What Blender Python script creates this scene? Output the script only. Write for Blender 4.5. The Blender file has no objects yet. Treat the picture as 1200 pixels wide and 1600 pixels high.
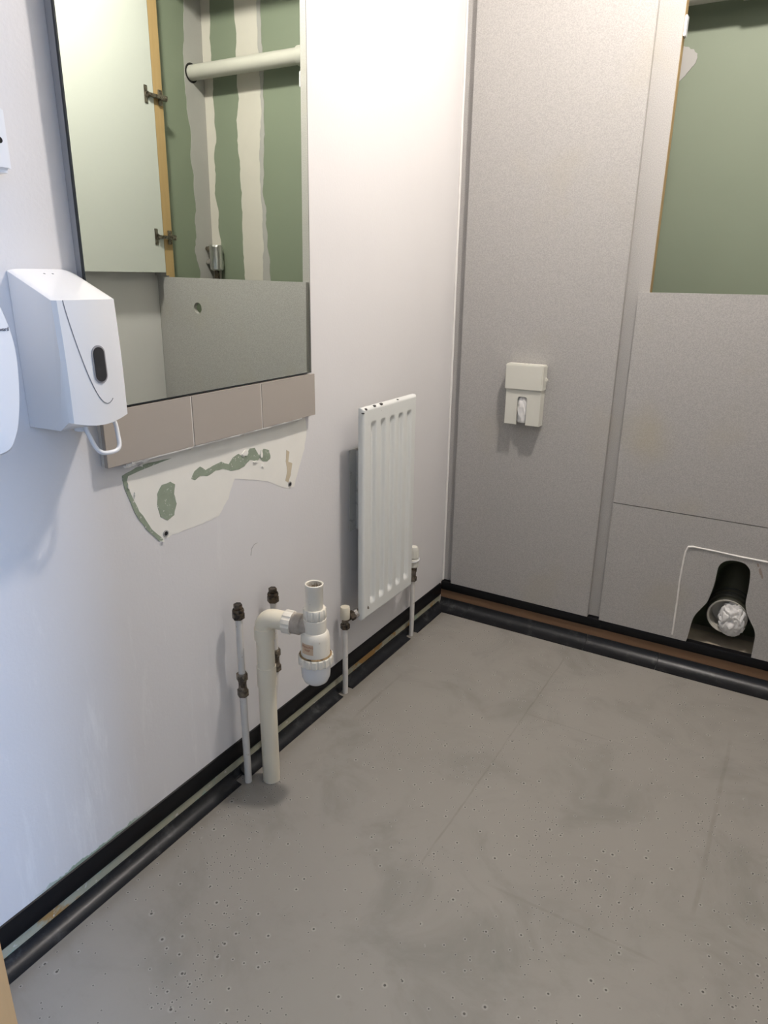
import bpy, bmesh, math, random
from mathutils import Vector, Matrix, noise
random.seed(7)
SC = bpy.context.scene
COL = SC.collection
# ------------------------------------------------------------------ camera
F_PX = 1094.588
YAW, PITCH, ROLL = -0.536103, -0.325924, 0.012391
CAM = Vector((1.0243, -2.1551, 1.16))
_cy, _sy, _cp, _sp = math.cos(YAW), math.sin(YAW), math.cos(PITCH), math.sin(PITCH)
FWD = Vector((_sy*_cp, _cy*_cp, _sp)); _r = Vector((_cy, -_sy, 0)); _u = _r.cross(FWD)
RGT = math.cos(ROLL)*_r + math.sin(ROLL)*_u
UPV = -math.sin(ROLL)*_r + math.cos(ROLL)*_u
cd = bpy.data.cameras.new('camera'); cam = bpy.data.objects.new('camera', cd); COL.objects.link(cam)
cd.sensor_fit = 'AUTO'; cd.sensor_width = 36.0; cd.lens = F_PX/1600*36.0; cd.clip_start = 0.02
M3 = Matrix((RGT, UPV, -FWD)).transposed()
cam.matrix_world = Matrix.Translation(CAM) @ M3.to_4x4()
SC.camera = cam
# ------------------------------------------------------------------ world, lamp, exposure
W = bpy.data.worlds.new('daylight'); SC.world = W; W.use_nodes = True
bg = W.node_tree.nodes['Background']; bg.inputs[0].default_value = (0.45, 0.66, 1.0, 1); bg.inputs[1].default_value = 0.5
LAMP_POS = (0.76, -0.60, 2.40); LAMP_E = 560.0; LAMP_COL = (1.0, 0.92, 0.86)
# daylight from the corridor window, round the corner from the doorway
dw = bpy.data.lights.new('window_daylight', 'AREA'); dw.shape = 'RECTANGLE'; dw.size = 0.75; dw.size_y = 1.2; dw.energy = 105.0; dw.color = (0.36, 0.58, 1.0)
dwo = bpy.data.objects.new('window_daylight', dw); COL.objects.link(dwo); dwo.location = (2.98, -2.38, 1.5); dwo.rotation_euler = (math.radians(90), 0, math.radians(90))
vs = SC.view_settings; vs.view_transform = 'Standard'; vs.look = 'None'; vs.gamma = 1.0
vs.use_curve_mapping = False; vs.exposure = 0.16

def ray(u, v): return RGT*((u-600)/F_PX) + UPV*(-(v-800)/F_PX) + FWD
def onx(u, v, x=0.0): d = ray(u, v); return CAM + d*((x-CAM.x)/d.x)
def ony(u, v, y=0.0): d = ray(u, v); return CAM + d*((y-CAM.y)/d.y)

# ------------------------------------------------------------------ materials
class NT:
    def __init__(s, name):
        s.m = bpy.data.materials.new(name); s.m.use_nodes = True; s.t = s.m.node_tree
        s.b = s.t.nodes['Principled BSDF']; s.co = s.t.nodes.new('ShaderNodeTexCoord').outputs['Object']
    def lk(s, a, b): s.t.links.new(a, b)
    def put(s, sock, v):
        if isinstance(v, bpy.types.NodeSocket): s.lk(v, sock)
        else: sock.default_value = v
    def math(s, op, a, b=0.0, c=0.0, clamp=False):
        n = s.t.nodes.new('ShaderNodeMath'); n.operation = op; n.use_clamp = clamp
        for i, v in enumerate((a, b, c)): s.put(n.inputs[i], v)
        return n.outputs[0]
    def ramp(s, v, a, b, lo=0.0, hi=1.0):
        n = s.t.nodes.new('ShaderNodeMapRange'); n.interpolation_type = 'SMOOTHSTEP'
        for i, x in enumerate((v, a, b, lo, hi)): s.put(n.inputs[i], x)
        return n.outputs[0]
    def noise(s, scale, detail=4.0, rough=0.55, stretch=None, dist=0.0):
        n = s.t.nodes.new('ShaderNodeTexNoise'); n.inputs['Scale'].default_value = scale
        n.inputs['Detail'].default_value = detail; n.inputs['Roughness'].default_value = rough; n.inputs['Distortion'].default_value = dist
        c = s.co
        if stretch:
            mp = s.t.nodes.new('ShaderNodeMapping'); mp.inputs['Scale'].default_value = stretch; s.lk(c, mp.inputs[0]); c = mp.outputs[0]
        s.lk(c, n.inputs['Vector']); return n.outputs['Fac']
    def voro(s, scale):
        n = s.t.nodes.new('ShaderNodeTexVoronoi'); n.voronoi_dimensions = '2D'; n.inputs['Scale'].default_value = scale; s.lk(s.co, n.inputs['Vector'])
        sp = s.t.nodes.new('ShaderNodeSeparateColor'); s.lk(n.outputs['Color'], sp.inputs[0])
        return n.outputs['Distance'], sp.outputs[0], sp.outputs[1]
    def xyz(s):
        n = s.t.nodes.new('ShaderNodeSeparateXYZ'); s.lk(s.co, n.inputs[0]); return n.outputs
    def mix(s, f, a, b):
        n = s.t.nodes.new('ShaderNodeMix'); n.data_type = 'RGBA'
        s.put(n.inputs[0], f)
        for k, v in ((6, a), (7, b)):
            if isinstance(v, tuple): v = (*v, 1.0) if len(v) == 3 else v
            s.put(n.inputs[k], v)
        return n.outputs[2]
    def done(s, col, rough, metal=0.0, bump=None, bstr=0.1, bdist=0.002, spec=0.5):
        if isinstance(col, tuple): col = (*col, 1.0)
        s.put(s.b.inputs['Base Color'], col); s.put(s.b.inputs['Roughness'], rough); s.b.inputs['Metallic'].default_value = metal
        s.b.inputs['Specular IOR Level'].default_value = spec
        if bump is not None:
            n = s.t.nodes.new('ShaderNodeBump'); n.inputs['Strength'].default_value = bstr; n.inputs['Distance'].default_value = bdist
            s.lk(bump, n.inputs['Height']); s.lk(n.outputs[0], s.b.inputs['Normal'])
        return s.m

def simple(name, col, rough=0.5, metal=0.0, vary=0.06, scale=30.0, bstr=0.05, dirt=None, spec=0.5, stretch=None):
    n = NT(name); f = n.noise(scale, stretch=stretch)
    a = tuple(min(1, c*(1-vary)) for c in col); b = tuple(min(1, c*(1+vary)) for c in col)
    c = n.mix(f, a, b)
    if dirt:
        dcol, dsc, lo, hi = dirt
        c = n.mix(n.ramp(n.noise(dsc, 6.0, 0.65), lo, hi), c, dcol)
    return n.done(c, rough, metal, f, bstr, 0.001, spec)

def m_wall():
    n = NT('white_wall_paint'); X, Y, Z = n.xyz()
    c = n.mix(n.noise(3.0), (0.66, 0.645, 0.64), (0.72, 0.705, 0.70))
    st = n.math('MULTIPLY', n.ramp(n.noise(9.0, 5, 0.6, (1, 1, 0.08)), 0.58, 0.75), n.ramp(Z, 0.75, 0.35))
    c = n.mix(n.math('MULTIPLY', st, 0.30), c, (0.55, 0.54, 0.53))
    lt = n.math('MULTIPLY', n.ramp(n.noise(13.0, 7, 0.7, (1, 1, 0.16)), 0.55, 0.72), n.ramp(Z, 0.80, 0.55))
    c = n.mix(n.math('MULTIPLY', n.math('MULTIPLY', lt, n.ramp(Y, -1.0, -1.2)), 0.55), c, (0.84, 0.83, 0.81))
    sc = n.ramp(n.noise(28.0, 8, 0.7, (1, .5, 1.6)), 0.70, 0.74)
    c = n.mix(n.math('MULTIPLY', sc, 0.18), c, (0.45, 0.40, 0.36))
    # paint chipped back to the green board just above the capping strip, near the doorway
    edge = n.math('ADD', Z, n.math('MULTIPLY', n.math('SUBTRACT', n.noise(30.0, 6, 0.6), 0.5), 0.035))
    chip = n.math('MULTIPLY', n.ramp(edge, 0.0985, 0.0965), n.ramp(Y, -1.36, -1.44))
    chip = n.math('MULTIPLY', chip, n.ramp(Y, -1.66, -1.58))
    c = n.mix(chip, c, (0.30, 0.37, 0.28))
    bump = n.math('ADD', n.noise(160.0, 3), n.math('MULTIPLY', n.noise(14.0, 5), 1.4))
    return n.done(c, 0.42, 0, bump, 0.16, 0.0015, 0.4)

def m_lam():
    n = NT('speckled_grey_laminate'); X, Y, Z = n.xyz()
    sp = n.noise(420.0, 2.0, 0.7); c = n.mix(n.ramp(sp, 0.32, 0.68), (0.345, 0.335, 0.32), (0.455, 0.44, 0.42))
    st = n.math('MULTIPLY', n.ramp(n.noise(4.2, 3.0, 0.5), 0.55, 0.72), 0.35)
    c = n.mix(st, c, (0.40, 0.37, 0.30))
    # yellow water stain left of the pan
    dx = n.math('MULTIPLY', n.math('SUBTRACT', X, 0.655), 9.0); dz = n.math('MULTIPLY', n.math('SUBTRACT', Z, 0.60), 7.0)
    d = n.math('SQRT', n.math('ADD', n.math('MULTIPLY', dx, dx), n.math('MULTIPLY', dz, dz)))
    c = n.mix(n.math('MULTIPLY', n.ramp(n.math('ADD', d, n.noise(7.0)), 1.35, 0.5), 0.28), c, (0.42, 0.36, 0.20))
    return n.done(c, 0.42, 0, n.noise(300.0, 2), 0.12, 0.0006, 0.4)

def m_floor():
    n = NT('bare_grey_screed'); X, Y, Z = n.xyz()
    c = n.mix(n.noise(2.2, 5, 0.6), (0.252, 0.235, 0.210), (0.318, 0.301, 0.274))
    c = n.mix(n.math('MULTIPLY', n.ramp(n.noise(5.0, 7, 0.65, None, 0.6), 0.46, 0.72), 0.75), c, (0.212, 0.203, 0.182))
    c = n.mix(n.math('MULTIPLY', n.ramp(n.noise(26.0, 8, 0.7), 0.56, 0.75), 0.30), c, (0.22, 0.20, 0.18))
    # trowel scratches
    scr = n.math('MULTIPLY', n.ramp(n.noise(7.0, 9, 0.75, (3.2, 0.35, 1), 0.3), 0.63, 0.70), 0.22)
    c = n.mix(scr, c, (0.20, 0.185, 0.17))
    scr2 = n.math('MULTIPLY', n.ramp(n.noise(9.0, 9, 0.75, (0.3, 3.4, 1), 0.3), 0.66, 0.72), 0.25)
    c = n.mix(scr2, c, (0.45, 0.43, 0.41))
    # old sheet joints ghosting through
    wob = n.math('MULTIPLY', n.math('SUBTRACT', n.noise(6.0), 0.5), 0.012)
    def line(co, at, oc, a, b, w):
        d = n.math('ABSOLUTE', n.math('SUBTRACT', n.math('ADD', co, wob), at))
        m = n.math('MULTIPLY', n.ramp(d, w, w*0.25), n.math('MULTIPLY', n.ramp(oc, a, a+0.06), n.ramp(oc, b, b-0.06)))
        return n.math('MULTIPLY', m, n.ramp(n.noise(11.0, 8, 0.7), 0.22, 0.72))
    for args, k in (((X, 0.513, Y, -1.15, -0.12, 0.0035), 0.45), ((X, 1.018, Y, -0.98, -0.30, 0.007), 0.36),
                    ((Y, -0.50, X, 0.48, 0.80, 0.004), 0.35), ((Y, -1.10, X, 0.62, 1.0, 0.005), 0.28),
                    ((X, 0.115, Y, -0.80, -0.50, 0.006), 0.55)):
        c = n.mix(n.math('MULTIPLY', line(*args), k), c, (0.15, 0.14, 0.125))
    # floor colour darker in a ragged band along the left skirting
    ed = n.math('ADD', X, n.math('MULTIPLY', n.noise(20.0, 6), 0.05))
    c = n.mix(n.math('MULTIPLY', n.ramp(ed, 0.10, 0.055), 0.45), c, (0.17, 0.15, 0.12))
    # pin-holes with pale rims, in clusters
    dist, r1, r2 = n.voro(36.0); dist2, q1, q2 = n.voro(83.0)
    clus = n.ramp(n.noise(2.9, 2.0), 0.44, 0.60)
    on = n.ramp(r1, n.math('SUBTRACT', 0.86, n.math('MULTIPLY', clus, 0.42)), n.math('SUBTRACT', 0.865, n.math('MULTIPLY', clus, 0.42)))
    rad = n.math('ADD', 0.060, n.math('MULTIPLY', n.math('POWER', r2, 2.5), 0.045))
    rim = n.math('MULTIPLY', n.ramp(dist, n.math('MULTIPLY', rad, 2.6), n.math('MULTIPLY', rad, 1.2)), on)
    pit = n.math('MULTIPLY', n.ramp(dist, rad, n.math('MULTIPLY', rad, 0.7)), on)
    clus2 = n.ramp(n.noise(3.7, 2.0, 0.5, (1.3, .9, 1)), 0.50, 0.64)
    on2 = n.ramp(q1, n.math('SUBTRACT', 0.945, n.math('MULTIPLY', clus2, 0.34)), n.math('SUBTRACT', 0.95, n.math('MULTIPLY', clus2, 0.34)))
    pit = n.math('MAXIMUM', pit, n.math('MULTIPLY', n.ramp(dist2, 0.14, 0.09), n.math('MULTIPLY', on2, 0.85)))
    rim = n.math('MAXIMUM', rim, n.math('MULTIPLY', n.ramp(dist2, 0.30, 0.14), n.math('MULTIPLY', on2, 0.7)))
    c = n.mix(n.math('MULTIPLY', rim, 0.36), c, (0.46, 0.44, 0.41)); c = n.mix(n.math('MULTIPLY', pit, 0.9), c, (0.055, 0.05, 0.045))
    h = n.math('SUBTRACT', n.math('MULTIPLY', n.noise(40.0, 6), 0.5), pit)
    ro = n.ramp(n.noise(5.0, 4), 0.3, 0.7, 0.42, 0.62)
    return n.done(c, ro, 0, h, 0.25, 0.002, 0.35)

def m_strip():   # old wall behind the removed skirting
    n = NT('old_adhesive_strip')
    c = n.mix(n.noise(18.0, 6, 0.6), (0.42, 0.385, 0.29), (0.29, 0.31, 0.22))
    c = n.mix(n.ramp(n.noise(11.0, 6, 0.6, (1, .6, 1)), 0.55, 0.60), c, (0.36, 0.21, 0.07))
    c = n.mix(n.ramp(n.noise(16.0, 6, 0.6), 0.62, 0.66), c, (0.30, 0.37, 0.29))
    c = n.mix(n.ramp(n.noise(60.0, 6, 0.6), 0.61, 0.68), c, (0.56, 0.54, 0.48))
    return n.done(c, 0.8, 0, n.noise(60.0, 6), 0.5, 0.002)

def m_green():
    n = NT('moisture_board_green')
    c = n.mix(n.noise(2.0, 4), (0.195, 0.232, 0.165), (0.225, 0.262, 0.19))
    c = n.mix(n.ramp(n.noise(22.0, 8, 0.7, (2, 1, .5)), 0.72, 0.75, 0, 0.45), c, (0.5, 0.52, 0.46))
    return n.done(c, 0.6, 0, n.noise(50.0), 0.05, 0.001)

def m_wood(name, a, b, rough=0.55, st=(1, 1, .08), sc=60.0):
    n = NT(name); f = n.noise(sc, 5, 0.6, st, 0.4); return n.done(n.mix(f, a, b), rough, 0, f, 0.1, 0.0006)

def m_brass(name, col, dirt):
    n = NT(name); c = n.mix(n.ramp(n.noise(90.0, 5), 0.42, 0.62), col, dirt); return n.done(c, 0.38, 0.75, n.noise(150.0), 0.2, 0.0006)

MW = m_wall(); MLAM = m_lam(); MFLOOR = m_floor(); MSTRIP = m_strip(); MGREEN = m_green()
MCEIL = simple('ceiling_paint', (0.62, 0.61, 0.60), 0.8)
MWALL2 = simple('pale_wall_paint', (0.60, 0.59, 0.575), 0.5, vary=0.03, scale=6)
MCORR = simple('corridor_beige_paint', (0.40, 0.36, 0.30), 0.7)
MWHITEDOOR = simple('white_melamine', (0.52, 0.54, 0.50), 0.35, vary=0.01, scale=4)
MMDF = m_wood('mdf_edge', (0.36, 0.24, 0.10), (0.46, 0.32, 0.15))
MKICK = m_wood('brown_plywood', (0.16, 0.085, 0.045), (0.25, 0.145, 0.08), 0.65, (.12, 1, 1), 50)
MJAMB = m_wood('tan_door_lining', (0.52, 0.29, 0.115), (0.58, 0.34, 0.15), 0.45)
MCHIP = simple('dusty_chipboard', (0.36, 0.31, 0.24), 0.8, vary=0.25, scale=40, bstr=0.3)
MBLACK = simple('black_vinyl', (0.006, 0.006, 0.007), 0.45, vary=0.2, scale=20, dirt=((0.05, 0.05, 0.05), 45.0, 0.62, 0.9), spec=0.22)
MCOVE = simple('dusty_black_cove', (0.010, 0.011, 0.013), 0.36, vary=0.25, scale=14, dirt=((0.085, 0.085, 0.085), 24.0, 0.52, 0.86), spec=0.34)
MRAD = simple('white_enamel', (0.70, 0.71, 0.68), 0.28, vary=0.015, scale=10, bstr=0.02)
MCHIPRUST = simple('chipped_dark_steel', (0.05, 0.045, 0.04), 0.7)
MBRACKET = simple('grey_steel_bracket', (0.62, 0.61, 0.57), 0.5, 0.1, dirt=((0.12, 0.11, 0.10), 40, 0.55, 0.8))
MPIPEW = simple('painted_white_pipe', (0.66, 0.635, 0.59), 0.45, vary=0.1, scale=40, dirt=((0.40, 0.33, 0.25), 70, 0.62, 0.72), bstr=0.15)
MPVC = simple('cream_waste_plastic', (0.80, 0.735, 0.585), 0.36, vary=0.03, scale=12, dirt=((0.42, 0.34, 0.24), 60, 0.68, 0.76))
MPVCW = simple('white_trap_plastic', (0.80, 0.755, 0.655), 0.30, vary=0.03, scale=12, dirt=((0.45, 0.37, 0.27), 50, 0.64, 0.76))
MDUSTY = simple('dusty_trap_plastic', (0.42, 0.37, 0.31), 0.75, vary=0.35, scale=70, bstr=0.3)
MBOTTLE = simple('clean_bottle_plastic', (0.72, 0.72, 0.71), 0.25, vary=0.02)
MSCUM = simple('brown_scale', (0.30, 0.20, 0.09), 0.7, vary=0.5, scale=90, dirt=((0.06, 0.04, 0.02), 90, 0.5, 0.6))
MBRASS = m_brass('dark_tarnished_brass', (0.13, 0.10, 0.07), (0.035, 0.03, 0.025))
MBRASS2 = m_brass('grey_brass_valve', (0.26, 0.22, 0.17), (0.10, 0.085, 0.07))
MCHROME = simple('chrome', (0.62, 0.60, 0.57), 0.18, 0.9)
MCAP = simple('cream_valve_cap', (0.68, 0.63, 0.50), 0.45, vary=0.05)
MPLASTIC = simple('gloss_white_plastic', (0.80, 0.81, 0.83), 0.18, vary=0.008, scale=5, bstr=0.0)
MPLASTIC2 = simple('satin_white_plastic', (0.76, 0.77, 0.79), 0.32, vary=0.01, scale=5, bstr=0.0)
MSEAM = simple('dark_seam_grey', (0.20, 0.21, 0.23), 0.6)  # plain dark grey for seam line, small holes and back plate
MGLASSD = simple('smoked_window', (0.025, 0.026, 0.03), 0.08, vary=0.2)
MGLASSR = simple('clear_window_rim', (0.32, 0.32, 0.34), 0.15)
MINK = simple('grey_ink', (0.07, 0.07, 0.09), 0.5)
MRED = simple('red_ink', (0.40, 0.09, 0.04), 0.5)
MLABEL = simple('yellowed_label', (0.66, 0.48, 0.32), 0.5)
MIVORY = simple('ivory_plastic', (0.66, 0.65, 0.58), 0.35, vary=0.01, scale=5, bstr=0.0)
MHOLE = simple('dark_hole', (0.012, 0.011, 0.01), 0.9)
MBAG = simple('white_plastic_bag', (0.76, 0.75, 0.73), 0.28, vary=0.03, scale=20)
MRUBBER = simple('dark_rubber', (0.035, 0.035, 0.025), 0.5)
MCOLLAR = simple('grey_soil_plastic', (0.52, 0.50, 0.44), 0.45)
MTILE = simple('beige_glazed_tile', (0.385, 0.345, 0.305), 0.22, vary=0.02, scale=6, bstr=0.0)
MGROUT = simple('pale_grout', (0.66, 0.63, 0.58), 0.8, vary=0.12, scale=60, bstr=0.3, dirt=((0.30, 0.26, 0.22), 40, 0.6, 0.75))
MMBACK = simple('mirror_backing_grey', (0.33, 0.34, 0.36), 0.5)
MMEDGE = simple('mirror_dark_edge', (0.02, 0.025, 0.03), 0.3)
MPLASTER = simple('bare_cream_plaster', (0.80, 0.78, 0.715), 0.75, vary=0.05, scale=16, bstr=0.3)
MPLASTERG = simple('joint_filler_white', (0.58, 0.55, 0.49), 0.75, vary=0.06, scale=10, bstr=0.1)
MFILLER = simple('grey_filler', (0.40, 0.39, 0.37), 0.75, vary=0.08, scale=10)
MGREENX = simple('scraped_green_board', (0.27, 0.315, 0.235), 0.85, vary=0.15, scale=50, bstr=0.4, dirt=((0.66, 0.64, 0.58), 140, 0.60, 0.66))
MSTAIN = simple('brown_adhesive_stain', (0.55, 0.47, 0.34), 0.8, vary=0.2)
MCAULK = simple('white_sealant', (0.80, 0.78, 0.74), 0.4, vary=0.05)
MFOIL = simple('crumpled_foil', (0.60, 0.60, 0.58), 0.28, 0.9, vary=0.15, scale=60, bstr=0.6)
MPIPEG = simple('grey_white_waste', (0.50, 0.49, 0.44), 0.4, vary=0.04)
MHINGE = m_brass('hinge_nickel', (0.28, 0.25, 0.20), (0.12, 0.10, 0.08))
_n = NT('silvered_mirror'); MMIRROR = _n.done(_n.mix(_n.noise(2.0), (0.79, 0.845, 0.785), (0.80, 0.85, 0.79)), 0.0, 1.0)
_n = NT('lamp_diffuser'); _n.b.inputs['Emission Color'].default_value = (*LAMP_COL, 1); _n.b.inputs['Emission Strength'].default_value = LAMP_E
MLAMP = _n.done(_n.mix(_n.noise(3.0), (.85, .85, .83), (.87, .87, .85)), 0.4)

# ------------------------------------------------------------------ mesh helpers
def rootloc(o):
    l = Vector((0, 0, 0))
    while o is not None: l += o.location; o = o.parent
    return l
def obj(name, bm, mat, parent=None, smooth=True, ang=35, keep=False):
    if parent is not None and not keep:
        bmesh.ops.translate(bm, vec=-rootloc(parent), verts=bm.verts)
    bmesh.ops.recalc_face_normals(bm, faces=bm.faces)
    me = bpy.data.meshes.new(name); bm.to_mesh(me); bm.free()
    for m in (mat if isinstance(mat, (list, tuple)) else [mat]): me.materials.append(m)
    if smooth: me.shade_smooth(); me.set_sharp_from_angle(angle=math.radians(ang))
    o = bpy.data.objects.new(name, me); COL.objects.link(o)
    if parent is not None: o.parent = parent
    return o
def tag(o, label, cat, group=None):
    o['label'] = label; o['category'] = cat
    if group: o['group'] = group
    return o
def thing(name, loc, label, cat, group=None):
    o = bpy.data.objects.new(name, None); o.empty_display_size = 0.02; COL.objects.link(o); o.location = loc
    return tag(o, label, cat, group)
def struct(o, label=None):
    o['kind'] = 'structure'
    if label: o['label'] = label; o['category'] = 'structure'
    return o
def sroot(name, loc=(0, 0, 0)):
    o = bpy.data.objects.new(name, None); o.empty_display_size = 0.02; COL.objects.link(o); o.location = loc
    o['kind'] = 'structure'; return o
def BM(): return bmesh.new()
def box(x0, x1, y0, y1, z0, z1, bev=0.0, bm=None, seg=2):
    b = bmesh.new(); bmesh.ops.create_cube(b, size=1.0)
    for v in b.verts: v.co = Vector((x0+(v.co.x+.5)*(x1-x0), y0+(v.co.y+.5)*(y1-y0), z0+(v.co.z+.5)*(z1-z0)))
    if bev: bmesh.ops.bevel(b, geom=b.edges[:], offset=bev, segments=seg, affect='EDGES', clamp_overlap=True)
    return merge(bm, b) if bm is not None else b
def merge(dst, src):
    me = bpy.data.meshes.new('_t'); src.to_mesh(me); src.free(); dst.from_mesh(me); bpy.data.meshes.remove(me); return dst
def frame(d):
    d = d.normalized(); a = Vector((0, 0, 1)) if abs(d.z) < 0.9 else Vector((1, 0, 0))
    n = d.cross(a).normalized(); return n, d.cross(n).normalized()
def tube(pts, r, seg=16, caps=True, bm=None, closed=False):
    bm = bm or bmesh.new(); pts = [Vector(p) for p in pts]; n = len(pts); rs = r if isinstance(r, (list, tuple)) else [r]*n
    rings = []; pn = None
    for i, p in enumerate(pts):
        if closed: t = pts[(i+1) % n]-pts[i-1]
        else: t = (pts[min(i+1, n-1)]-pts[max(i-1, 0)])
        t.normalize()
        if pn is None: a, b = frame(t)
        else:
            a = (pn - t*pn.dot(t)).normalized(); b = t.cross(a)
        pn = a
        rings.append([bm.verts.new(p + (a*math.cos(2*math.pi*k/seg) + b*math.sin(2*math.pi*k/seg))*rs[i]) for k in range(seg)])
    for i in range(n if closed else n-1):
        A, B = rings[i], rings[(i+1) % n]
        for k in range(seg): bm.faces.new((A[k], A[(k+1) % seg], B[(k+1) % seg], B[k]))
    if caps and not closed: bm.faces.new(rings[0]); bm.faces.new(rings[-1][::-1])
    return bm
def lathe(prof, org, axis=(0, 0, 1), seg=32, bm=None, cap0=True, cap1=True, hexa=False):
    bm = bm or bmesh.new(); ax = Vector(axis).normalized(); a, b = frame(ax); o = Vector(org); rings = []
    for r, h in prof:
        rings.append([bm.verts.new(o + ax*h + (a*math.cos(2*math.pi*k/seg)+b*math.sin(2*math.pi*k/seg))*r) for k in range(seg)])
    for A, B in zip(rings, rings[1:]):
        for k in range(seg): bm.faces.new((A[k], A[(k+1) % seg], B[(k+1) % seg], B[k]))
    if cap0: bm.faces.new(rings[0])
    if cap1: bm.faces.new(rings[-1][::-1])
    return bm
def cogs(r0, r1, n, h0, h1, org, axis=(0, 0, 1), bm=None, inner=None):
    """a grip nut: a cylinder with n flat-topped lugs"""
    bm = bm or bmesh.new(); ax = Vector(axis).normalized(); a, b = frame(ax); o = Vector(org)
    R = []
    for k in range(n):
        for f, r in ((0.0, r0), (0.12, r1), (0.62, r1), (0.74, r0)):
            t = 2*math.pi*(k+f)/n; R.append((a*math.cos(t)+b*math.sin(t), r))
    def ring(h, s=1.0): return [bm.verts.new(o+ax*h+d*r*s) for d, r in R]
    rs = [ring(h0, .96), ring(h0+.0015), ring(h1-.0015), ring(h1, .96)]; m = len(R)
    for A, B in zip(rs, rs[1:]):
        for k in range(m): bm.faces.new((A[k], A[(k+1) % m], B[(k+1) % m], B[k]))
    bm.faces.new(rs[0]); bm.faces.new(rs[-1][::-1]); return bm
def prism(poly, mp, d0, d1, bev=0.0, bm=None):
    """poly in 2D; mp(a, b, d) -> 3D; solid between d0 and d1"""
    b = bmesh.new(); A = [b.verts.new(mp(p[0], p[1], d0)) for p in poly]; B = [b.verts.new(mp(p[0], p[1], d1)) for p in poly]
    n = len(poly)
    from mathutils.geometry import tessellate_polygon
    for tri in tessellate_polygon([[Vector((p[0], p[1], 0)) for p in poly]]):
        for R in (A, B):
            try: b.faces.new([R[i] for i in tri])
            except ValueError: pass
    for k in range(n): b.faces.new((A[k], B[k], B[(k+1) % n], A[(k+1) % n]))
    if bev:
        es = [e for e in b.edges if e.verts[0] in B and e.verts[1] in B and any(len(f.verts) == 4 for f in e.link_faces)]
        bmesh.ops.bevel(b, geom=es, offset=bev, segments=2, affect='EDGES')
    bmesh.ops.triangulate(b, faces=[f for f in b.faces if len(f.verts) > 4])
    return merge(bm, b) if bm is not None else b
def mpX(a, b, d): return Vector((d, a, b))     # (y, z) on a plane facing +x
def mpY(a, b, d): return Vector((a, d, b))     # (x, z) on a plane facing y
def rough_poly(pts, amp, sub=6, seed=0, closed=True):
    out = []; n = len(pts)
    for i in range(n if closed else n-1):
        p, q = pts[i], pts[(i+1) % n]
        for k in range(sub):
            t = k/sub; x = p[0]+(q[0]-p[0])*t; y = p[1]+(q[1]-p[1])*t
            out.append((x+amp*noise.noise((x*90, y*90, seed)), y+amp*noise.noise((x*90, y*90, seed+9.3))))
    if not closed: out.append(pts[-1])
    return out
def text_obj(name, s, size, mat, parent, loc, xdir, ydir, ext=0.0003, align='RIGHT'):
    cu = bpy.data.curves.new('_txt', 'FONT'); cu.body = s; cu.size = size; cu.extrude = ext; cu.align_x = align
    to = bpy.data.objects.new('_txt', cu); COL.objects.link(to); bpy.context.view_layer.update()
    me = bpy.data.meshes.new_from_object(to.evaluated_get(bpy.context.evaluated_depsgraph_get()))
    bpy.data.objects.remove(to); bpy.data.curves.remove(cu)
    xd = Vector(xdir).normalized(); yd = Vector(ydir).normalized(); zd = xd.cross(yd)
    for v in me.vertices: v.co = Vector(loc) + xd*v.co.x + yd*v.co.y + zd*v.co.z - rootloc(parent)
    me.name = name; me.materials.append(mat); o = bpy.data.objects.new(name, me); COL.objects.link(o); o.parent = parent; return o

# ------------------------------------------------------------------ the setting
RW = 1.330          # right wall
FY = -1.80          # front wall (inner face), holding the doorway
DY = 0.335          # back of the service duct
CH = 2.40
struct(obj('floor', box(-1.0, 3.1, -3.4, DY+.1, -0.06, 0.0), MFLOOR, smooth=False))
struct(obj('ceiling', box(-0.12, RW+.1, FY-.12, DY+.1, CH, CH+.06), MCEIL, smooth=False))
WL = struct(obj('wall_left', box(-0.12, 0.0, FY-.12, DY+.1, 0.0, CH), MW, smooth=False))
WR = struct(obj('wall_right', box(RW, RW+.1, FY-.12, 0.0, 0.0, CH), MWALL2, smooth=False))
WB = struct(obj('wall_back', box(0.0, RW+.1, DY, DY+.1, 0.0, CH), MGREEN, smooth=False))
struct(obj('wall_duct_side', box(RW, RW+.1, 0.0, DY, 0.0, CH), MGREEN, smooth=False))
DX0, DX1 = 0.12, 1.16
b = box(0.0, DX0-.03, FY-.10, FY, 0.0, CH); box(DX1+.03, RW, FY-.10, FY, 0.0, CH, bm=b); box(DX0-.03, DX1+.03, FY-.10, FY, 2.07, CH, bm=b)
struct(obj('wall_front', b, MWALL2, smooth=False))
# corridor outside, with its window at the far right end
CY0, CX0, CX1 = -3.30, -0.90, 3.00
struct(obj('wall_corridor_front', box(RW+.1, CX1, FY-.10, FY, 0.0, CH), MCORR, smooth=False))
struct(obj('wall_corridor_left', box(CX0-.1, CX0, CY0, FY-.10, 0.0, CH), MCORR, smooth=False))
struct(obj('wall_corridor_far', box(CX0-.1, CX1+.1, CY0-.1, CY0, 0.0, CH), MCORR, smooth=False))
struct(obj('wall_corridor_near', box(CX0-.1, -.12, FY-.10, FY, 0.0, CH), MCORR, smooth=False))
b = box(CX1, CX1+.1, CY0, FY, 0.0, .88); box(CX1, CX1+.1, CY0, FY, 2.12, CH, bm=b); box(CX1, CX1+.1, CY0, -2.77, .88, 2.12, bm=b); box(CX1, CX1+.1, -2.00, FY, .88, 2.12, bm=b)
struct(obj('wall_corridor_right', b, MCORR, smooth=False))
struct(obj('ceiling_corridor', box(CX0-.1, CX1+.1, CY0-.1, FY-.12, CH, CH+.06), MCEIL, smooth=False))
t = sroot('trim_1'); t.name = 'trim_1'
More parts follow.
